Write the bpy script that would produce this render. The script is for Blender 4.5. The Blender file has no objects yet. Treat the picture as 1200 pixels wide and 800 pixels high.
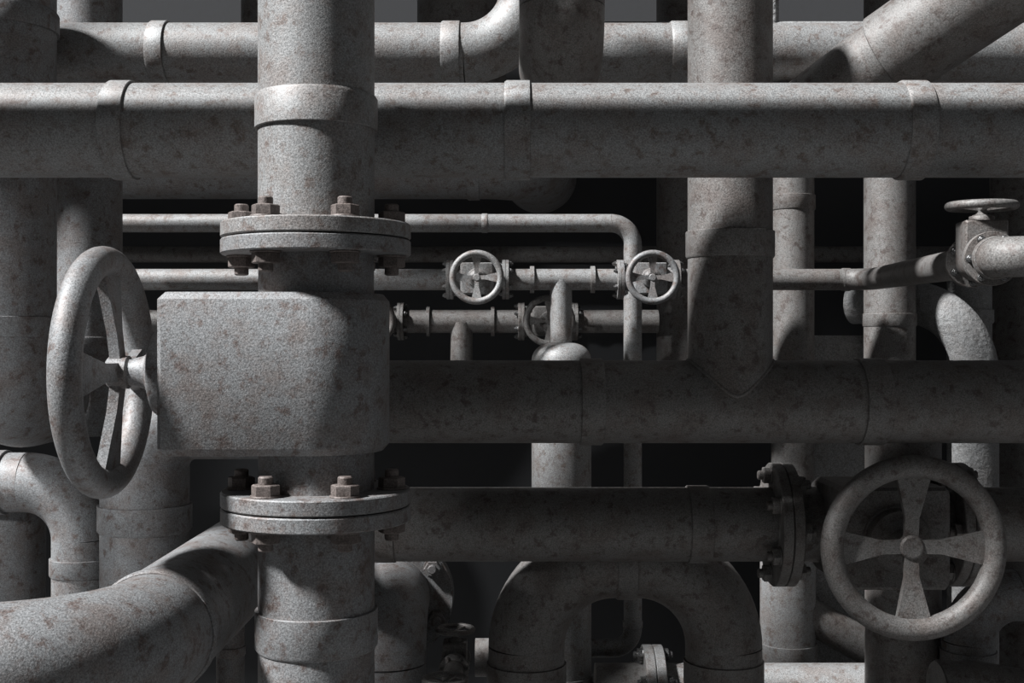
import bpy, bmesh, math, random
from mathutils import Vector, Matrix, Quaternion

# ----------------------------------------------------------------------------
# Units: every length below is in "hands" of 4 mm; the camera sits at the origin
# of X and Z, 1400 units in front of the big vertical main (Y = 0).
# ----------------------------------------------------------------------------
U = 0.004
CAM_H = 3.8
F = 1400.0
FLOOR = -CAM_H / U
PI = math.pi
V = Vector
C = bpy.context.scene.collection


def P(x, y, d):
    """a point of the place from where it shows in the photo (1200x800) and its depth behind the big main"""
    D = F + d
    return V(((x - 600.0) * D / F, d, (400.0 - y) * D / F))


def S(d):
    return (F + d) / F


# ----------------------------------------------------------------- materials
def metal(name, base, rust, spot, rust_amt=0.5, rough=0.55, metallic=0.25, bump=0.35, grain=(0.5, 1.45), coarse=0.0, spec=0.5):
    m = bpy.data.materials.new(name)
    m.use_nodes = True
    nt = m.node_tree
    nt.nodes.clear()
    N = nt.nodes.new
    L = nt.links.new
    out = N('ShaderNodeOutputMaterial')
    bs = N('ShaderNodeBsdfPrincipled')
    L(bs.outputs[0], out.inputs[0])
    tc = N('ShaderNodeTexCoord')
    oi = N('ShaderNodeObjectInfo')
    mul = N('ShaderNodeMath'); mul.operation = 'MULTIPLY'; mul.inputs[1].default_value = 37.0
    L(oi.outputs['Random'], mul.inputs[0])
    add = N('ShaderNodeVectorMath'); add.operation = 'ADD'
    L(tc.outputs['Object'], add.inputs[0]); L(mul.outputs[0], add.inputs[1])

    def noise(scale, detail, rgh):
        n = N('ShaderNodeTexNoise')
        n.inputs['Scale'].default_value = scale
        n.inputs['Detail'].default_value = detail
        n.inputs['Roughness'].default_value = rgh
        L(add.outputs[0], n.inputs['Vector'])
        return n.outputs['Fac']

    def ramp(src, a, b, lo=0.0, hi=1.0):
        r = N('ShaderNodeMapRange')
        r.interpolation_type = 'SMOOTHSTEP'
        for i, v in enumerate((a, b, lo, hi)):
            r.inputs[i + 1].default_value = v
        L(src, r.inputs[0])
        return r.outputs[0]

    def mix(fac, a, b):
        x = N('ShaderNodeMix'); x.data_type = 'RGBA'
        L(fac, x.inputs[0])
        for k, v in ((6, a), (7, b)):
            if isinstance(v, tuple):
                x.inputs[k].default_value = (*v, 1)
            else:
                L(v, x.inputs[k])
        return x.outputs[2]

    c = mix(ramp(noise(5.0, 9, 0.7), 0.42, 0.66, 0.0, rust_amt), base, rust)
    c = mix(ramp(noise(15.0, 7, 0.68), 0.515, 0.66, 0.0, min(1.0, rust_amt * 1.4)), c, spot)
    c = mix(ramp(noise(36.0, 4, 0.6), 0.55, 0.70, 0.0, 0.45), c, spot)
    g = noise(135.0, 3, 0.75)
    gr = ramp(g, 0.28, 0.74, *grain)
    vm = N('ShaderNodeVectorMath'); vm.operation = 'SCALE'
    L(c, vm.inputs[0]); L(gr, vm.inputs['Scale'])
    L(vm.outputs[0], bs.inputs['Base Color'])
    bs.inputs['Metallic'].default_value = metallic
    L(ramp(g, 0.3, 0.7, rough - 0.1, rough + 0.12), bs.inputs['Roughness'])
    bs.inputs['Specular IOR Level'].default_value = spec
    b = N('ShaderNodeBump')
    b.inputs['Strength'].default_value = bump
    b.inputs['Distance'].default_value = 0.006
    L(noise(85.0, 4, 0.7), b.inputs['Height'])
    if coarse:
        b2 = N('ShaderNodeBump')
        b2.inputs['Strength'].default_value = coarse
        b2.inputs['Distance'].default_value = 0.03
        L(noise(16.0, 5, 0.6), b2.inputs['Height'])
        L(b2.outputs[0], b.inputs['Normal'])
    L(b.outputs[0], bs.inputs['Normal'])
    return m


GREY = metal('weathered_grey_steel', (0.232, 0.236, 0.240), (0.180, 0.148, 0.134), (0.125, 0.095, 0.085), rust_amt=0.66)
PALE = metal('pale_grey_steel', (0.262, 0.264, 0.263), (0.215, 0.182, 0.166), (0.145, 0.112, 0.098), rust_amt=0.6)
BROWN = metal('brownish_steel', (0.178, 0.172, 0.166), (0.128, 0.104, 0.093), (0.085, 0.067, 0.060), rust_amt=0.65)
BOLT = metal('rusty_bolt_steel', (0.165, 0.140, 0.130), (0.14, 0.11, 0.098), (0.10, 0.08, 0.072), rust_amt=0.5)
CHROME = metal('dark_bolt_steel', (0.20, 0.20, 0.20), (0.16, 0.15, 0.14), (0.10, 0.09, 0.09), rough=0.32, metallic=0.8)
ROUGH = metal('rough_cast_concrete', (0.27, 0.272, 0.272), (0.22, 0.20, 0.19), (0.15, 0.14, 0.13), rust_amt=0.4, rough=0.7, metallic=0.0, coarse=0.8)
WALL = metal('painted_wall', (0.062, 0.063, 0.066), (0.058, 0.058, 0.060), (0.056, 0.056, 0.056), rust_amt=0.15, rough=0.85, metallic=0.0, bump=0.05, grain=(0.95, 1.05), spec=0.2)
FLOORM = metal('concrete_floor', (0.12, 0.12, 0.12), (0.10, 0.095, 0.09), (0.08, 0.075, 0.07), rust_amt=0.4, rough=0.85, metallic=0.0)


# ------------------------------------------------------------------ geometry
class MB:
    """collects vertices (in units) for one mesh"""

    def __init__(self, xf=None):
        self.v, self.f = [], []
        self.xf = xf

    def add(self, verts, faces):
        b = len(self.v)
        self.v.extend(self.xf @ V(p) if self.xf else V(p) for p in verts)
        self.f.extend(tuple(i + b for i in f) for f in faces)

    def loft(self, rings, cap=True, closed=False):
        n = len(rings[0])
        vs = [p for r in rings for p in r]
        fs = []
        m = len(rings)
        for i in range(m if closed else m - 1):
            a, b = i * n, ((i + 1) % m) * n
            for j in range(n):
                k = (j + 1) % n
                fs.append((a + j, a + k, b + k, b + j))
        if cap and not closed:
            fs.append(tuple(range(n - 1, -1, -1)))
            fs.append(tuple((m - 1) * n + j for j in range(n)))
        self.add(vs, fs)
        return self

    def tube(self, path, r, n=56, cap=True, closed=False, radii=None):
        """sweep a circle along a polyline"""
        path = [V(p) for p in path]
        m = len(path)
        tang = []
        for i in range(m):
            if closed:
                t = path[(i + 1) % m] - path[i - 1]
            else:
                t = path[min(i + 1, m - 1)] - path[max(i - 1, 0)]
            tang.append(t.normalized())
        t0 = tang[0]
        ref = V((0, 0, 1)) if abs(t0.z) < 0.9 else V((1, 0, 0))
        u = (ref - t0 * ref.dot(t0)).normalized()
        rings = []
        for i in range(m):
            if i:
                q = tang[i - 1].rotation_difference(tang[i])
                u = q @ u
                u = (u - tang[i] * u.dot(tang[i])).normalized()
            w = tang[i].cross(u)
            rr = radii[i] if radii else r
            rings.append([path[i] + (u * math.cos(2 * PI * j / n) + w * math.sin(2 * PI * j / n)) * rr for j in range(n)])
        return self.loft(rings, cap, closed)

    def lathe(self, o, d, prof, n=56, closed=True, hexa=None):
        """revolve (radius, height) pairs about the axis d through o; closed makes a ring of rectangular section"""
        o, d = V(o), V(d).normalized()
        ref = V((0, 0, 1)) if abs(d.z) < 0.9 else V((0, -1, 0))
        u = (ref - d * ref.dot(d)).normalized()
        w = d.cross(u)
        rings = []
        for i, (r, h) in enumerate(prof):
            ring = []
            for j in range(n):
                a = 2 * PI * j / n
                rr = r
                if hexa and hexa[0] <= i <= hexa[1]:
                    s = (a + PI / 6) % (PI / 3) - PI / 6
                    rr = r * math.cos(PI / 6) / math.cos(s)
                ring.append(o + d * h + (u * math.cos(a) + w * math.sin(a)) * rr)
            rings.append(ring)
        return self.loft(rings, not closed, closed)

    def prism(self, loops):
        """loft between polygons with equal vertex counts"""
        return self.loft(loops, True)


def route(pts, bend, step=10):
    """straight runs and arcs of a pipe's centre line: a list of ('tube'|'elbow', points)"""
    pts = [V(p) for p in pts]
    out = []
    cur = pts[0]
    for i in range(1, len(pts) - 1):
        b = bend[i - 1] if isinstance(bend, (list, tuple)) else bend
        a, c, e = pts[i - 1], pts[i], pts[i + 1]
        d1, d2 = (c - a).normalized(), (e - c).normalized()
        ang = d1.angle(d2)
        tl = b * math.tan(ang / 2)
        s, t = c - d1 * tl, c + d2 * tl
        if (s - cur).length > 0.5:
            out.append(('tube', [cur, s]))
        nrm = d1.cross(d2).normalized()
        ctr = s + nrm.cross(d1) * b
        k = max(6, int(math.degrees(ang) / 5))
        out.append(('elbow', [ctr + Quaternion(nrm, ang * q / k) @ (s - ctr) for q in range(k + 1)]))
        cur = t
    if (pts[-1] - cur).length > 0.5:
        out.append(('tube', [cur, pts[-1]]))
    return out


class Thing:
    def __init__(self, name, label, cat, base, group=None):
        o = bpy.data.objects.new(name, None)
        C.objects.link(o)
        self.base = V(base)
        o.location = (self.base.x * U, self.base.y * U, CAM_H + self.base.z * U)
        o.empty_display_size = 0.1
        o['label'] = label
        o['category'] = cat
        if group:
            o['group'] = group
        self.o = o

    def part(self, name, mb, mat, parent=None, smooth=38, label=None):
        me = bpy.data.meshes.new(name)
        me.from_pydata([((p - self.base) * U)[:] for p in mb.v], [], mb.f)
        bm = bmesh.new()
        bm.from_mesh(me)
        bmesh.ops.recalc_face_normals(bm, faces=bm.faces)
        bm.to_mesh(me)
        bm.free()
        me.polygons.foreach_set('use_smooth', [True] * len(me.polygons))
        me.set_sharp_from_angle(angle=math.radians(smooth))
        me.materials.append(mat)
        o = bpy.data.objects.new(name, me)
        C.objects.link(o)
        o.parent = parent if parent else self.o
        if label:
            o['label'] = label
        return o


def collar(t, o, d, r, h, mat, grow=None, parent=None, flip=False):
    """the raised sleeve of a pipe joint: one edge eased, the other square"""
    g = grow if grow else max(2.0, r * 0.052)
    R = r + g
    e = min(h * 0.25, g * 0.9)
    prof = [(r - 1, -h / 2), (R - g * 0.6, -h / 2), (R, -h / 2 + e), (R, h / 2 - 0.6), (R - 0.6, h / 2), (r - 1, h / 2)]
    dd = V(d) * (-1 if flip else 1)
    return t.part('collar', MB().lathe(o, dd, prof), mat, parent)


def bolt(t, o, d, k, mat, parent, stud=9, n=24):
    """washer, hexagon nut and stud end in one lofted piece"""
    pr = [(17, 0), (17.5, 1), (17, 2.2), (15.5, 2.2), (15.8, 3.2), (15.8, 13), (14, 14.2), (8.3, 14.2), (8.3, 14.2 + stud - 1.5), (6.8, 14.2 + stud)]
    pr = [(r * k, h * k) for r, h in pr]
    return t.part('bolt', MB().lathe(o, d, pr, n=n, closed=False, hexa=(3, 6)), mat, parent, smooth=25)


def flange(t, o, d, r, R, th, mat, boltmat, angs, rb, k, u, bolts=True, parent=None, n=64, bn=24):
    """a flange plate whose joint face is at o and which extends along d, with its nuts on the far face"""
    o, d, u = V(o), V(d).normalized(), V(u).normalized()
    w = d.cross(u)
    e = 1.6 * k
    prof = [(r - 1, 0.7 * k), (R - e, 0.7 * k), (R, e + 0.7 * k), (R, th - e), (R - e, th), (r - 1, th)]
    fl = t.part('flange', MB().lathe(o, d, prof, n=n), mat, parent)
    if bolts:
        for a in angs:
            q = o + d * th + (u * math.cos(a) + w * math.sin(a)) * rb
            bolt(t, q, d, k, boltmat, fl, n=bn)
    return fl


def pipe(name, label, cat, pts, r, mat, bend=0, group=None, collars=(), n=56, base=None, radii=None):
    """a pipe run: tubes and elbows along pts, collars given as (point, direction, length[, growth, flip])"""
    pts = [V(p) for p in pts]
    t = Thing(name, label, cat, base if base else pts[0], group)
    for kind, pl in route(pts, bend if bend else r * 1.5):
        t.part(kind, MB().tube(pl, r, n), mat)
    for c in collars:
        collar(t, V(c[0]), c[1], c[5] if len(c) > 5 else r, c[2], mat, c[3] if len(c) > 3 else None, None, c[4] if len(c) > 4 else False)
    return t


X, Y, Z = V((1, 0, 0)), V((0, 1, 0)), V((0, 0, 1))
BOLT_ANGS = [math.radians(30 + 60 * i) for i in range(6)]


def valve(name, label, o, axis, wheel, k, mat, boltmat=None, group=None, dist=1.0, spin=0.0, wheelmat=None, bolts=True, n=56, bn=24, wk=None):
    """flanged gate valve: axis is the flow direction, wheel the direction its handwheel stands off"""
    boltmat = boltmat or mat
    lx, lz = -V(wheel).normalized(), V(axis).normalized()
    ly = lz.cross(lx)
    M = Matrix(((lx.x, ly.x, lz.x, o[0]), (lx.y, ly.y, lz.y, o[1]), (lx.z, ly.z, lz.z, o[2]), (0, 0, 0, 1)))
    R3 = M.to_3x3()

    def mb():
        return MB(M)

    t = Thing(name, label, 'valve', o, group or ('small handwheel valves on the thin pipes' if name == 'small_valve' else 'big gate valves'))
    # body: square towards the handwheel, round at the back, all edges eased
    def outline(ins):
        a = 163 * k - ins
        b = 85 * k - ins
        c = 5 * k
        pts = [(-a, -b + c), (-a + c, -b)]
        for i in range(25):
            th = -PI / 2 + PI * i / 24
            pts.append((b * math.cos(th), b * math.sin(th)))
        pts += [(-a + c, b), (-a, b - c)]
        return pts
    H = 91 * k
    loops = []
    for ins, z in ((7 * k, -H), (0.6 * k, -H + 7.5 * k), (0, -H + 8.5 * k), (0, H - 8.5 * k), (0.6 * k, H - 7.5 * k), (7 * k, H)):
        loops.append([(x, y, z) for x, y in outline(ins)])
    m = mb()
    m.prism(loops)
    t.part('body', m, mat, smooth=32)
    for s in (-1, 1):
        m = mb().lathe((0, 0, 0), (0, 0, s), [(67 * k, H - 2 * k), (67 * k, 138 * k)], n=n, closed=False)
        t.part('neck', m, mat)
        fo = V(o) + R3 @ V((0, 0, s * 155 * k))
        flange(t, fo, R3 @ V((0, 0, -s)), 67 * k, 110 * k, 18.5 * k, mat, boltmat, BOLT_ANGS, 88 * k, k, R3 @ V((0, -1, 0)), bolts=bolts, n=n, bn=bn)
    dd = 247 * k * dist
    a0 = 163 * k
    # bonnet: stepped dish on the body's face
    pb = [(56, 0), (56, 4), (52, 5), (52, 20), (49, 24), (40, 25.5), (36, 29), (27, 31), (24, 34)]
    t.part('bonnet', mb().lathe((-a0 + 1, 0, 0), (-1, 0, 0), [(r * k, h * k) for r, h in pb], n=n, closed=False), mat)
    L = dd - a0 - 30 * k
    t.part('stem', mb().lathe((-a0 - 31 * k, 0, 0), (-1, 0, 0), [(24 * k, 0), (19 * k, L * 0.15), (16 * k, L * 0.4), (17 * k, L * 0.6), (19 * k, L * 0.72), (15 * k, L * 0.74)], n=28, closed=False), mat)
    wm = wheelmat or mat
    R, rho = 129.5 * k, 18 * k
    if wk:
        R, rho = R * wk, rho * wk
    ring = [(-dd, R * math.cos(2 * PI * i / 72), R * math.sin(2 * PI * i / 72)) for i in range(72)]
    dish = 16 * k
    hw = t.part('handwheel', mb().tube(ring, rho, n=20, closed=True), wm, smooth=60)
    for q in range(4):
        a = spin + q * PI / 2
        er, et = V((0, math.cos(a), math.sin(a))), V((0, -math.sin(a), math.cos(a)))
        w0, w1 = R * 0.085, R * 0.215
        th = R * 0.047
        prof = [(R * 0.10, w0), (R * 0.36, w0), (R * 0.90, w1)]
        pts = [(r, w) for r, w in prof] + [(r, -w) for r, w in reversed(prof)]
        lo = [[er * r + et * w + V((-dd + dish * (1 - r / R) + s * th, 0, 0)) for r, w in pts] for s in (1, -1)]
        t.part('spoke', mb().prism(lo), wm, hw, smooth=20)
    t.part('hub', mb().lathe((-dd + dish + 14 * k, 0, 0), (-1, 0, 0), [(R * 0.12, 0), (R * 0.15, 3 * k), (R * 0.15, 24 * k), (R * 0.125, 27 * k)], n=28, closed=False), wm, hw)
    return t


# ================================================================ the setting
def slab(name, lo, hi, mat):
    me = bpy.data.meshes.new(name)
    bm = bmesh.new()
    bmesh.ops.create_cube(bm, size=1)
    for v in bm.verts:
        for i in range(3):
            v.co[i] = (lo[i] if v.co[i] < 0 else hi[i]) * U + (CAM_H if i == 2 else 0)
    bm.to_mesh(me)
    bm.free()
    me.materials.append(mat)
    o = bpy.data.objects.new(name, me)
    C.objects.link(o)
    o['kind'] = 'structure'
    return o


WY = 1520
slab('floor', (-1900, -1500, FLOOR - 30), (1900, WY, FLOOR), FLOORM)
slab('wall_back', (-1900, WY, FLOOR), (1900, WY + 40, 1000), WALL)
slab('shade_slab', (-3800, 800, 965), (1900, 1400, 1000), WALL)  # unseen overhead slab, added to keep sun off the rear wall and uprights
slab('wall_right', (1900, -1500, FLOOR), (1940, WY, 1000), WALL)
RW = 1900.1
RF = 1899.7
TOP = 965.0

# ============================================================ foreground main
d0 = -229.0
mid = -36.0
valve('gate_valve', 'big blocky gate valve on the thick foreground main, grey handwheel on its side', (d0, 0, mid), Z, -X, 1.0, GREY, BOLT)
up = Thing('vertical_pipe', 'thick grey vertical pipe standing on top of the big blocky gate valve', 'pipe', (d0, 0, mid + 155))
up.part('tube', MB().tube([(d0, 0, mid + 157), (d0, 0, 402)], 67.5, 64), PALE)
collar(up, (d0, 0, 267), Z, 67.5, 40, PALE, 3.8, flip=True)
flange(up, (d0, 0, mid + 155), Z, 67, 110, 18.5, PALE, BOLT, BOLT_ANGS, 88, 1, -Y)
dn = Thing('vertical_pipe', 'thick grey vertical pipe hanging below the big blocky gate valve', 'pipe', (d0, 0, FLOOR))
dn.part('tube', MB().tube([(d0, 0, FLOOR), (d0, 0, mid - 157)], 67.5, 64), GREY)
collar(dn, (d0, 0, -335), Z, 67.5, 46, GREY, 3.8)
flange(dn, (d0, 0, mid - 155), -Z, 67, 110, 18.5, GREY, BOLT, BOLT_ANGS, 88, 1, -Y)

# big elbow pipe in front, lower left, running off into the depth below the flange
cx, cz = -405, -330
pipe('elbow_pipe', 'thick grey pipe sweeping round a bend and away under the lower flange', 'pipe',
     [(-1500, -215, cz), (cx, -215, cz), (cx, 760, cz)], 68.5, GREY, 160, n=64,
     collars=[((cx, -48, cz), Y, 17, 3.5)])

# ======================================================== upper cross pipe
m = 160
z = P(0, 153, m).z
cols = [(P(a, 0, m).x, w) for a, w in ((145, 30), (606, 33), (1066, 33))]
pipe('horizontal_pipe', 'thick pale horizontal pipe crossing the whole view behind the tall main', 'pipe',
     [(-1700, m, z), (RW, m, z)], 61, PALE, collars=[((a, m, z), X, w, 3.4) for a, w in cols], n=64)

pipe('thin_pipe', 'unseen thin pipe added over the thick pale cross pipe to shade it', 'pipe',  # above the view, added to shade the front of the cross pipe
     [(-1700, 45, 426), (RW, 45, 426)], 12.5, PALE, n=32)
pipe('thin_pipe', 'second unseen thin pipe added to shade the cross pipe, nearer the viewer', 'pipe',  # another unseen caster, added to carry that shade further down
     [(-1700, 14, 430), (RW, 14, 430)], 14, PALE, n=32)
pipe('thin_pipe', 'unseen thin upright added to shade the pale rear pipe', 'pipe',  # out of view, put in to throw shade on the pale rear pipe
     [(-1246, 250, FLOOR), (-1246, 250, 1180)], 25, GREY, n=32)

# ============================================ tee pipe with the tall riser
m = 320
s = S(m)
z = P(0, 470.5, m).z
rx = P(855.5, 0, m).x
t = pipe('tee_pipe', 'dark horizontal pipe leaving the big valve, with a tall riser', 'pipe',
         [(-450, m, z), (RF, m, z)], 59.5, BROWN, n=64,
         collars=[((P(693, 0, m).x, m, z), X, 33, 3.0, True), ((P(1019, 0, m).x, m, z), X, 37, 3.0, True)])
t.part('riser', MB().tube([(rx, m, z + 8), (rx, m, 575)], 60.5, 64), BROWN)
bead = []
for i in range(96):
    a = 2 * PI * i / 96
    yy = 59.5 * math.sin(a) * 0.985
    bead.append((rx + 60.5 * math.cos(a), m + yy, z + math.sqrt(59.5 ** 2 - yy * yy)))
t.part('weld_bead', MB().tube(bead, 3.0, n=10, closed=True), BROWN, smooth=70)
collar(t, (rx, m, P(0, 287, m).z), Z, 60.5, 38, BROWN, 3.0)

# ============================================================ left verticals
pipe('horizontal_pipe', 'hidden pipe added behind the tee pipe to shade the lower cross pipe', 'pipe',  # hidden from the camera, added to keep sun off the lower cross pipe
     [(-345, 426, z), (RW, 426, z)], 40, BROWN, n=48)

m = 405
vx, vr = P(-2, 0, m).x, 83
runz = P(0, 466, m).z
pipe('vertical_pipe', 'thick dark pipe behind the handwheel, turning back at its foot', 'pipe',
     [(vx, m, 560), (vx, m, runz), (vx, 560, runz)], vr, GREY, 100, n=64,
     collars=[((vx, m, P(0, 25, m).z), Z, 32, 4, True), ((vx, m, P(0, 383, m).z), Z, 30, 3)])

m = 657
q = P(103, 0, m)
pipe('vertical_pipe', 'grey vertical pipe seen through the spokes of the big side handwheel', 'pipe',
     [(q.x, m, -160), (q.x, m, TOP)], 57, GREY, collars=[((q.x, m, P(0, 405, m).z), Z, 30, 3)], n=48)

m = 570
q = P(97, 565, m)
pipe('elbow_pipe', 'grey pipe bending down beside the foot of the big handwheel', 'pipe',
     [(-1500, m, q.z), (q.x, m, q.z), (q.x, m, FLOOR)], 49, GREY, 92,
     collars=[((P(-1, 0, m).x, m, q.z), X, 26, 4), ((q.x, m, P(0, 663, m).z), Z, 30, 3.5)])

m = 450
q = P(170, 487, m)
pipe('elbow_pipe', 'stout grey pipe rising under the big valve block and turning behind it', 'pipe',
     [(q.x, m, FLOOR), (q.x, m, q.z), (P(330, 0, m).x, m, q.z)], 67, GREY, 80,
     collars=[((q.x, m, P(0, 606, m).z), Z, 42, 4)])

m = 700
q = P(7, 0, m)
pipe('vertical_pipe', 'short grey vertical pipe below the grey bend at the picture edge', 'pipe',
     [(q.x, m, FLOOR), (q.x, m, P(0, 572, m).z)], 66, GREY, n=48)

m = 660
q = P(270, 0, m)
pipe('vertical_pipe', 'dark thin vertical pipe in the shadow under the sweeping bend', 'pipe',
     [(q.x, m, FLOOR), (q.x, m, P(0, 712, m).z)], 24, GREY, n=32, collars=[((q.x, m, P(0, 762, m).z), Z, 16, 2)])

# =============================================== upper rear pipes
m = 545
z = P(0, 62.5, m).z
ex = P(621, 0, m).x
pipe('elbow_pipe', 'pale rear pipe along the top that curves upward beside a dark drop pipe', 'pipe',
     [(-1700, m, z), (ex, m, z), (ex, m, 1100)], 48.5, PALE, 107,
     collars=[((P(189, 0, m).x, m, z), X, 28, 3.4), ((P(528.5, 0, m).x, m, z), X, 30, 3.0)])

m = 500
z = P(0, 62.5, m).z
pipe('horizontal_pipe', 'pale rear horizontal pipe passing behind the tall riser and the slanting pipe', 'pipe',
     [(P(668, 0, m).x, m, z), (RW, m, z)], 47, PALE, collars=[((P(794, 0, m).x, m, z), X, 27, 3.2)])

m = 335
q = P(658.5, 62, m)
pipe('drop_pipe', 'dark drop pipe with a rounded foot hanging behind the upper cross pipe', 'pipe',
     [(q.x - 330, m - 148, 650), (q.x, m, 650), (q.x, m, q.z), (q.x, 432, q.z)], 62, BROWN, [80, 66], n=56)  # unseen upper run added towards the sun to shade the drop below

m = 1112
z = P(0, 185, m).z
ex = P(620, 0, m).x
pipe('elbow_pipe', 'shadowed thick pipe below the upper cross pipe, turning back at its end', 'pipe',
     [(-1700, m, z), (ex, m, z), (ex + 30, 1400, z)], 86, GREY, 120,
     collars=[((P(555, 0, m).x, m, z), X, 26, 3)])

a, b = P(1262, -84, 205), P(1042, 66, 375)
dr = (a - b).normalized()
t = Thing('slanting_pipe', 'thick brownish pipe slanting down from the upper corner behind the cross pipe', 'pipe', b)
t.part('tube', MB().lathe(b, dr, [(58, 0), (65.5, 0), (67, 1.5), (67, (a - b).length)], n=64, closed=False), BROWN)
for kind, pl in route([b + dr * 40, b - dr * 22, P(930, 150, 455), P(915, 150, 640)], [60, 66]):
    t.part(kind, MB().tube(pl, 60, 64), BROWN)

m = 650
z = P(0, 33.5, m).z
t = pipe('thin_pipe', 'rough pale conduit peeping over the rear pipe, with an upright branch', 'pipe',
         [(P(690, 0, m).x, m, z), (P(1035, 0, m).x, m, z)], 12, ROUGH, n=32)
t.part('branch', MB().tube([(P(905, 0, m).x, m, z + 2), (P(905, 0, m).x, m, TOP)], 11, 32), ROUGH)

# dark uprights against the wall, over the cross pipe
for xa, r, m, yb, lab in ((310, 27, 1112, 108, 'dark narrow upright glimpsed just past the tall main against the wall'),
                          (541, 52, 1112, 108, 'dark thick upright inside the curve of the upward bend'),
                          (808, 38.5, 1300, 480, 'dark tall upright standing behind the tall riser')):
    q = P(xa, 0, m)
    pipe('vertical_pipe', lab, 'pipe', [(q.x, m, P(0, yb, m).z), (q.x, m, TOP)], r * S(m), BROWN, n=48, group='dark uprights against the rear wall')
# ================================================ thin pipes and small valves
m1 = 1010
z1 = P(0, 261.5, m1).z
r1 = 10.7 * S(m1)
lx_ = P(741.5, 0, m1).x
zb = P(0, 759, m1).z
pipe('thin_pipe', 'thin pale pipe running along under the cross pipe, then down to a low bend', 'pipe',
     [(-1700, m1, z1), (lx_, m1, z1), (lx_, m1, zb), (P(640, 0, m1).x, m1, zb)], r1, PALE, [44, 40], n=36,
     collars=[((P(568, 0, m1).x, m1, z1), X, 12, 1.2), ((lx_, m1, P(0, 731, m1).z), Z, 14, 1.6)])

m2 = 930
z2 = P(0, 327.5, m2).z
r2 = 12.5 * S(m2)
KV = 0.3495
VA = P(560, 0, m2).x
VB = P(759, 0, m2).x
hv = 155 * KV


def thin_run(name, label, a, b, m, z, r, mat, fa=False, fb=False, collars=(), n=36, kv=KV, bm=None):
    """thin straight pipe along X with a flange at either end"""
    t = Thing(name, label, 'pipe', (a, m, z))
    t.part('tube', MB().tube([(a + (0.8 if fa else 0), m, z), (b - (0.8 if fb else 0), m, z)], r, n), mat)
    for on, xx, sg in ((fa, a, 1), (fb, b, -1)):
        if on:
            flange(t, (xx, m, z), X * sg, r, 110 * kv, 18.5 * kv, mat, bm or mat, BOLT_ANGS, 88 * kv, kv, -Y, n=32, bn=12)
    for cxx, w, g in collars:
        t.part('collar', MB().lathe((cxx, m, z), X, [(r - 1, -w / 2), (r + g, -w / 2), (r + g, w / 2), (r - 1, w / 2)], n=36), mat)
    return t


thin_run('thin_pipe', 'thin pale pipe entering the small valve from behind the tall main', -1700, VA - hv, m2, z2, r2, PALE, fb=True)
valve('small_valve', 'small pale valve with a sunlit cross-spoked handwheel facing forward', (VA, m2, z2), X, -Y, KV, PALE, CHROME, dist=0.98, n=36, bn=12)
t = thin_run('thin_pipe', 'short ringed thin pipe between two small valves, with a drop leg', VA + hv, VB - hv, m2, z2, r2, PALE, True, True,
             collars=[(P(623.5, 0, m2).x, 8, 5.5), (P(694.5, 0, m2).x, 8, 5.5)], bm=CHROME)
bx = P(657.5, 0, m2).x
t.part('drop_leg', MB().tube([(bx, m2, z2), (bx, m2, P(0, 401, m2).z)], 12.8 * S(m2), 36), PALE)
valve('small_valve', 'small valve whose cross-spoked handwheel overlaps the downward thin pipe', (VB, m2, z2), X, -Y, KV, GREY, CHROME, dist=0.98, n=36, bn=12)

# thin pipe past the tall riser, turning towards the viewer
kr = 0.30
hr = 155 * kr
bend_p = V((P(1019, 0, m2).x, m2, z2))
rv = V((P(1150, 0, 100).x, 100, P(0, 305, 100).z))
ra_ = (bend_p - rv).normalized()
rup = (Z - ra_ * ra_.z).normalized()
xe = VB + hv
t = Thing('thin_pipe', 'thin brownish pipe past the tall riser, swinging forward to a valve', 'pipe', (xe, m2, z2))
for kind, pl in route([(xe + 0.8, m2, z2), bend_p, rv + ra_ * (hr + 0.8)], 55):
    t.part(kind, MB().tube(pl, r2, 40), BROWN)
flange(t, (xe, m2, z2), X, r2, 110 * KV, 18.5 * KV, BROWN, CHROME, BOLT_ANGS, 88 * KV, KV, -Y, n=32, bn=12)
flange(t, rv + ra_ * hr, ra_, r2, 110 * kr, 18.5 * kr, BROWN, CHROME, BOLT_ANGS, 88 * kr, kr, rup, n=48, bn=18)
t.part('collar', MB().lathe((P(991, 0, m2).x, m2, z2), X, [(r2 - 1, -8), (r2 + 1.6, -7), (r2 + 1.6, 8), (r2 - 1, 8)], n=36), BROWN)
valve('small_valve', 'small square valve with a flat handwheel on top, flanges studded with bolts', rv, ra_, rup, kr, BROWN, CHROME, dist=0.92, n=48, bn=18)
t = Thing('elbow_pipe', 'blunt brownish pipe bend bolted to the front of the square valve', 'pipe', rv - ra_ * hr)
flange(t, rv - ra_ * hr, -ra_, 24, 110 * kr, 18.5 * kr, BROWN, CHROME, BOLT_ANGS, 88 * kr, kr, rup, n=48, bn=18)
ec = rv - ra_ * (hr + 58)
for kind, pl in route([rv - ra_ * (hr + 0.8), ec, ec + X * 300], 30):
    t.part(kind, MB().tube(pl, 24, 48), BROWN)
collar(t, rv - ra_ * (hr + 18), ra_, 24, 12, BROWN, 2)

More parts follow.
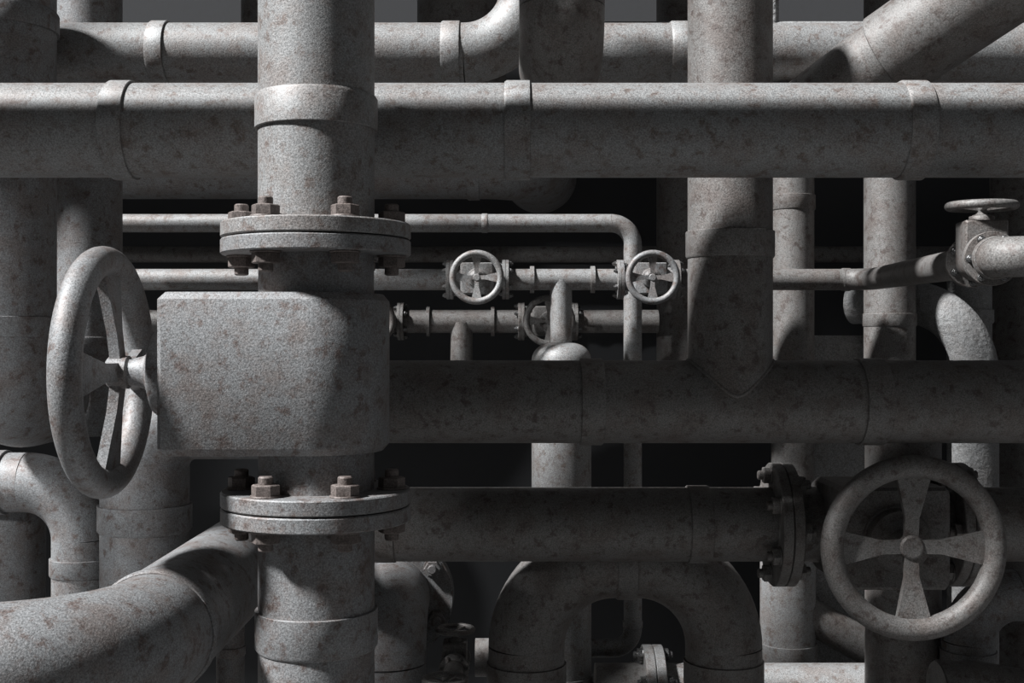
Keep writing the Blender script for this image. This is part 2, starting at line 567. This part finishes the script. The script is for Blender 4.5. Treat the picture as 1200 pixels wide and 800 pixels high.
# domed pipe that the drop leg ends on
m = m2
q = P(658, 0, m)
rr = 35 * S(m)
t = Thing('domed_pipe', 'pale vertical pipe with a domed top under the ringed thin pipe', 'pipe', (q.x, m, FLOOR))
zt = P(0, 401.5, m).z
prof = [(rr, FLOOR), (rr, zt - 34)]
for i in range(1, 10):
    a = i * PI / 2 / 9
    prof.append((20 + (rr - 20) * math.cos(a) if i < 9 else 20, zt - 34 + 34 * math.sin(a)))
t.part('tube', MB().lathe((q.x, m, 0), Z, prof[:2], n=48, closed=False), PALE)
t.part('dome', MB().lathe((q.x, m, 0), Z, prof[1:], n=48, closed=False), PALE, smooth=60)
collar(t, (q.x, m, P(0, 800, m).z), Z, rr, 36, PALE, 3)

# the lower thin pipe with its own pair of valves
m3 = 1160
z3 = P(0, 376.5, m3).z
r3 = 13.6 * S(m3)
K3 = 0.367
h3 = 155 * K3
A3, B3 = P(439, 0, m3).x, P(642, 0, m3).x
thin_run('thin_pipe', 'dim thin pipe arriving at the hidden small valve by the block', -1700, A3 - h3, m3, z3, r3, BROWN, fb=True)
valve('small_valve', 'small dim valve mostly hidden behind the big valve block', (A3, m3, z3), X, -Y, K3, BROWN, CHROME, n=32, bn=12)
t = thin_run('thin_pipe', 'dim ringed thin pipe with a short drop leg below the sunlit valve', A3 + h3, B3 - h3, m3, z3, r3, BROWN, True, True,
             collars=[(P(502, 0, m3).x, 7, 7), (P(577.5, 0, m3).x, 7, 7)], kv=K3, bm=CHROME)
bx = P(541, 0, m3).x
t.part('drop_leg', MB().tube([(bx, m3 - 4, z3 - 2), (bx, m3 - 4, P(0, 500, m3).z)], 13 * S(m3), 36), BROWN)
valve('small_valve', 'small dim valve whose handwheel hides behind the pale drop leg', (B3, m3, z3), X, -Y, K3, BROWN, CHROME, n=32, bn=12)
xr = P(772, 0, m3).x
thin_run('thin_pipe', 'dim thin pipe from the half-hidden valve to the dark upright', B3 + h3, xr - 2, m3, z3, r3, BROWN, fa=True, kv=K3, bm=CHROME)

m = 1420
pipe('thin_pipe', 'faint thin pipe far back in the shadow near the wall', 'pipe',
     [(-1700, m, P(0, 298, m).z), (1800, m, P(0, 298, m).z)], 9.5 * S(m), BROWN, n=32)

# ============================================= verticals on the other side
m = 1025
q = P(926, 0, m)
t = Thing('vertical_pipe', 'brownish vertical pipe with a collar beside the tall riser, thicker low down', 'pipe', (q.x, m, FLOOR))
ra, rb_ = 24.7 * S(m), 32 * S(m)
zj = P(0, 600, m).z
t.part('tube', MB().tube([(q.x + 5, m, zj + 30), (q.x + 5, m, P(0, 165, m).z)], ra, 48), BROWN)
t.part('reducer', MB().tube([(q.x - 3, m, zj), (q.x + 5, m, zj + 34)], ra, 48, radii=[rb_, ra]), BROWN)
t.part('tube', MB().tube([(q.x - 5, m, FLOOR), (q.x - 5, m, zj)], rb_, 48), PALE)
collar(t, (q.x + 5, m, P(0, 238, m).z), Z, ra, 30, BROWN, 2.6)
collar(t, (q.x - 5, m, P(0, 763, m).z), Z, rb_, 38, PALE, 3)
t.part('branch', MB().tube([(q.x - 5, m, P(0, 706, m).z), (P(1100, 0, m).x, m, P(0, 806, m).z)], 36, 40), BROWN)

m = 1025
q = P(1042.5, 0, m)
pipe('vertical_pipe', 'brownish vertical pipe between the collared upright and the square valve', 'pipe',
     [(q.x, m, P(0, 500, m).z), (q.x, m, TOP)], 29.3 * S(m), BROWN, n=48,
     collars=[((q.x, m, P(0, 375, m).z), Z, 26, 2)])

m = 686
q = P(1058, 0, m)
nx, nr = q.x, 43 * S(m)
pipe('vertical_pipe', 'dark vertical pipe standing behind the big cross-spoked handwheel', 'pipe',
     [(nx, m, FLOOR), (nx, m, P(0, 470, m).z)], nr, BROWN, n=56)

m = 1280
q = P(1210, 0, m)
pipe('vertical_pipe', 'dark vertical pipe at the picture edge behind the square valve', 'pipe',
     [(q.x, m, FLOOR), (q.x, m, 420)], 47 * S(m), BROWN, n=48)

# rough pieces behind the square valve
m = 1000
q = P(1143, 0, m)
zt = P(0, 352, m).z
pipe('rough_pipe', 'rough pale pipe arching down behind the square valve', 'pipe',
     [(q.x, m, FLOOR), (q.x, m, zt), (q.x - 190, m + 190, zt)], 26 * S(m), ROUGH, 150, n=48)
m = 1190
q = P(1136, 0, m)
pipe('rough_pipe', 'straight rough upright behind the arching rough pipe', 'pipe',
     [(q.x, m, FLOOR), (q.x, m, P(0, 300, m).z)], 25 * S(m), ROUGH, n=40,
     collars=[((q.x, m, P(0, 371, m).z), Z, 30, 4)])
m = 1122
t = Thing('rough_plinth', 'rough concrete plinth with a pale top edge between two brownish uprights', 'plinth', P(985, 600, m))
pa, pb = P(940, 393, m), P(1030, 393, m)
bo = [(pa.x, m - 40), (pb.x, m - 40), (pb.x, m + 40), (pa.x, m + 40)]
bi = [(pa.x + 8, m - 28), (pb.x - 8, m - 28), (pb.x - 8, m + 28), (pa.x + 8, m + 28)]
t.part('block', MB().prism([[(x, y, FLOOR) for x, y in bo], [(x, y, pa.z - 16) for x, y in bo]]), ROUGH, smooth=20)
t.part('cap', MB().prism([[(x, y, pa.z - 16) for x, y in bo], [(x, y, pa.z) for x, y in bi]]), ROUGH, smooth=20)
# ===================================== lower cross pipe with the big valve
m = 520
z = P(0, 614, m).z
KW = 0.895
wx = 571.0
hw_ = 155 * KW
rl = 59.0
t = Thing('horizontal_pipe', 'dark horizontal pipe below the tee pipe, ending in a bolted flange', 'pipe', (-320, m, z))
t.part('tube', MB().tube([(-320, m, z), (wx - hw_ - 0.8, m, z)], rl, 64), BROWN)
collar(t, (P(452, 0, m).x, m, z), X, rl, 34, BROWN, 2)
collar(t, (P(818, 0, m).x, m, z), X, rl, 35, BROWN, 3, flip=True)
flange(t, (wx - hw_, m, z), -X, rl, 110 * KW, 18.5 * KW, BROWN, BROWN, BOLT_ANGS, 88 * KW, KW, -Y)
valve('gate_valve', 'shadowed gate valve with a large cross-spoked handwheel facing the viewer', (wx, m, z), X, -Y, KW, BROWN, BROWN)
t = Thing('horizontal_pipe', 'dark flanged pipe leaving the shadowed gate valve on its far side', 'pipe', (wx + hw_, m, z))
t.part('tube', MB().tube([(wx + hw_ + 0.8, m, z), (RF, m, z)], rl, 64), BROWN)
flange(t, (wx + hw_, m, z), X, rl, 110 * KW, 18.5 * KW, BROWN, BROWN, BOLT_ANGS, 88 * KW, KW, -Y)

# ============================================================== bottom group
m = 640
a, b = P(617, 770, m), P(848, 770, m)
zc = P(0, 655, m).z
pipe('arch_pipe', 'dark arched pipe like an upturned U below the lower cross pipe', 'pipe',
     [(a.x, m, FLOOR), (a.x, m, zc), (b.x, m, zc), (b.x, m, FLOOR)], 65, BROWN, (b.x - a.x) / 2 - 20, n=64,
     collars=[((a.x, m, P(0, 790, m).z), Z, 42, 3), ((b.x, m, P(0, 787, m).z), Z, 42, 3), (((a.x + b.x) / 2, m, zc), X, 33, 3)])

# low horizontal pipe between the domed pipe and the dark upright, with a flange joint
m = 860
z = P(0, 811.5, m).z
rbp = 55
fx = P(765, 0, m).x
for sg, nm, lab in ((-1, 'low_pipe', 'dark flanged stub low down inside the arch'), (1, 'low_pipe', 'pale flanged pipe low down running under the arch to the dark upright')):
    t = Thing(nm, lab, 'pipe', (fx, m, z))
    xx = P(658, 0, m2).x + 61 if sg < 0 else nx + 20
    t.part('tube', MB().tube([(fx + sg * 0.8, m, z), (xx, m, z)], rbp, 56), PALE if sg > 0 else BROWN)
    flange(t, (fx, m, z), X * sg, rbp, 89, 18.5, PALE, CHROME, BOLT_ANGS, 72, 0.8, -Y)

# elbow bolted to a flange beside the foot of the main
m = 830
q = P(459, 697, m)
rq = 73
t = Thing('elbow_pipe', 'grey pipe elbow bolted to a round flange beside the foot of the main', 'pipe', (q.x, 708, FLOOR))
for kind, pl in route([(q.x, m - 1, q.z), (q.x, 708, q.z), (q.x, 708, FLOOR)], 92):
    t.part(kind, MB().tube(pl, rq, 56), GREY)
flange(t, (q.x, m, q.z), -Y, rq, 116, 18, GREY, GREY, [math.radians(a) for a in (-25, 35, 95, 155, 215, 275)], 95, 1.0, X)
t = Thing('stub_pipe', 'flanged stub behind the grey elbow, hidden in shadow', 'pipe', (q.x, m, q.z))
flange(t, (q.x, m, q.z), Y, rq, 116, 18, GREY, GREY, BOLT_ANGS, 95, 1.0, X)
t.part('tube', MB().tube([(q.x, m + 1, q.z), (q.x, m + 160, q.z)], rq, 48), GREY)

# two small valves one behind the other on a pipe running into the depth
vx_, kz = -103.0, 0.25
za = -521 - 247 * kz
for dd_, lab in ((762, 'small valve with a flat handwheel, farther of two by the arch'), (440, 'small valve with a flat handwheel, nearer of two low by the arch')):
    valve('small_valve', lab, (vx_, dd_, za), Y, Z, kz, BROWN, group=None, spin=0.4, n=36, bn=12)
hz = 155 * kz  # half the valve's length
for y0, y1, lab in ((762 + hz, 850, 'thin dark pipe dropping away behind the farther small valve'), (440 + hz, 762 - hz, 'thin dark pipe joining the two small valves'), (160, 440 - hz, 'thin dark pipe in front of the nearer small valve')):
    t = Thing('thin_pipe', lab, 'pipe', (vx_, y0, za))
    ends = [(vx_, y0 + 0.5, za), (vx_, y1 - 0.5, za)] + ([(vx_, y1 - 0.5, FLOOR)] if y1 == 850 else [])
    for kind, pl in route(ends, 26):
        t.part(kind, MB().tube(pl, 18, 32), BROWN)
    if y1 != 850:
        flange(t, (vx_, y1, za), -Y, 18, 110 * kz, 18.5 * kz, BROWN, BROWN, BOLT_ANGS, 88 * kz, kz, Z, n=32, bn=12)
    if y0 > 300:
        flange(t, (vx_, y0, za), Y, 18, 110 * kz, 18.5 * kz, BROWN, BROWN, BOLT_ANGS, 88 * kz, kz, Z, n=32, bn=12)
m = 1110
pipe('horizontal_pipe', 'low pipe end glimpsed beside the farther small valve', 'pipe',
     [P(557, 770, m), P(690, 770, m)], 22 * S(m), BROWN, n=40)

# elbow below the far flange
m = 620
q = P(1135, 697, m)
pipe('elbow_pipe', 'grey elbow turning down behind the rim of the large cross-spoked handwheel', 'pipe',
     [(RF, m, q.z), (q.x, m, q.z), (q.x, m, FLOOR)], 43, GREY, 78,
     collars=[((q.x, m, P(0, 771, m).z), Z, 30, 3)])
m = 500
pipe('low_pipe', 'dark bent pipe along the bottom corner below the grey elbow', 'pipe',
     [P(1098, 814, m), P(1150, 814, m), P(1330, 850, m - 40)], 52, BROWN, 200, n=48,
     collars=[(P(1108, 814, m), X, 22, 3)])
# ===================================================== light, sky and camera
w = bpy.data.worlds.new('grey_sky')
bpy.context.scene.world = w
w.use_nodes = True
bg = w.node_tree.nodes['Background']
bg.inputs[0].default_value = (0.94, 0.98, 1.0, 1)
bg.inputs[1].default_value = 0.064

sun = bpy.data.lights.new('sun', 'SUN')
sun.energy = 10.0
sun.angle = math.radians(6)
sun.color = (0.985, 0.992, 1.0)
so = bpy.data.objects.new('sun', sun)
C.objects.link(so)
ldir = V((-0.624, -0.281, 0.730))
so.rotation_euler = ldir.to_track_quat('Z', 'Y').to_euler()
so.location = (-6, -3, 10)

fill = bpy.data.lights.new('fill_spot', 'SPOT')  # added fill for the left-hand pipes, no such lamp stands in view
fill.energy = 800
fill.spot_size = math.radians(32)
fill.spot_blend = 0.6
fill.shadow_soft_size = 0.12
fill.color = (0.96, 0.98, 1.0)
lo = bpy.data.objects.new('fill_spot', fill)
C.objects.link(lo)
lp, la = V((-1500, -800, 150)), V((-765, 330, -130))
lo.location = (lp.x * U, lp.y * U, CAM_H + lp.z * U)
lo.rotation_euler = (la - lp).to_track_quat('-Z', 'Y').to_euler()

cam = bpy.data.cameras.new('camera')
cam.sensor_width = 36
cam.lens = 36 * F / 1200
cam.clip_end = 100
co = bpy.data.objects.new('camera', cam)
C.objects.link(co)
co.location = (0, -F * U, CAM_H)
co.rotation_euler = (PI / 2, 0, 0)
sc = bpy.context.scene
sc.camera = co
sc.view_settings.view_transform = 'Standard'
sc.view_settings.look = 'None'
sc.view_settings.exposure = 0
sc.view_settings.gamma = 1
sc.view_settings.use_curve_mapping = False
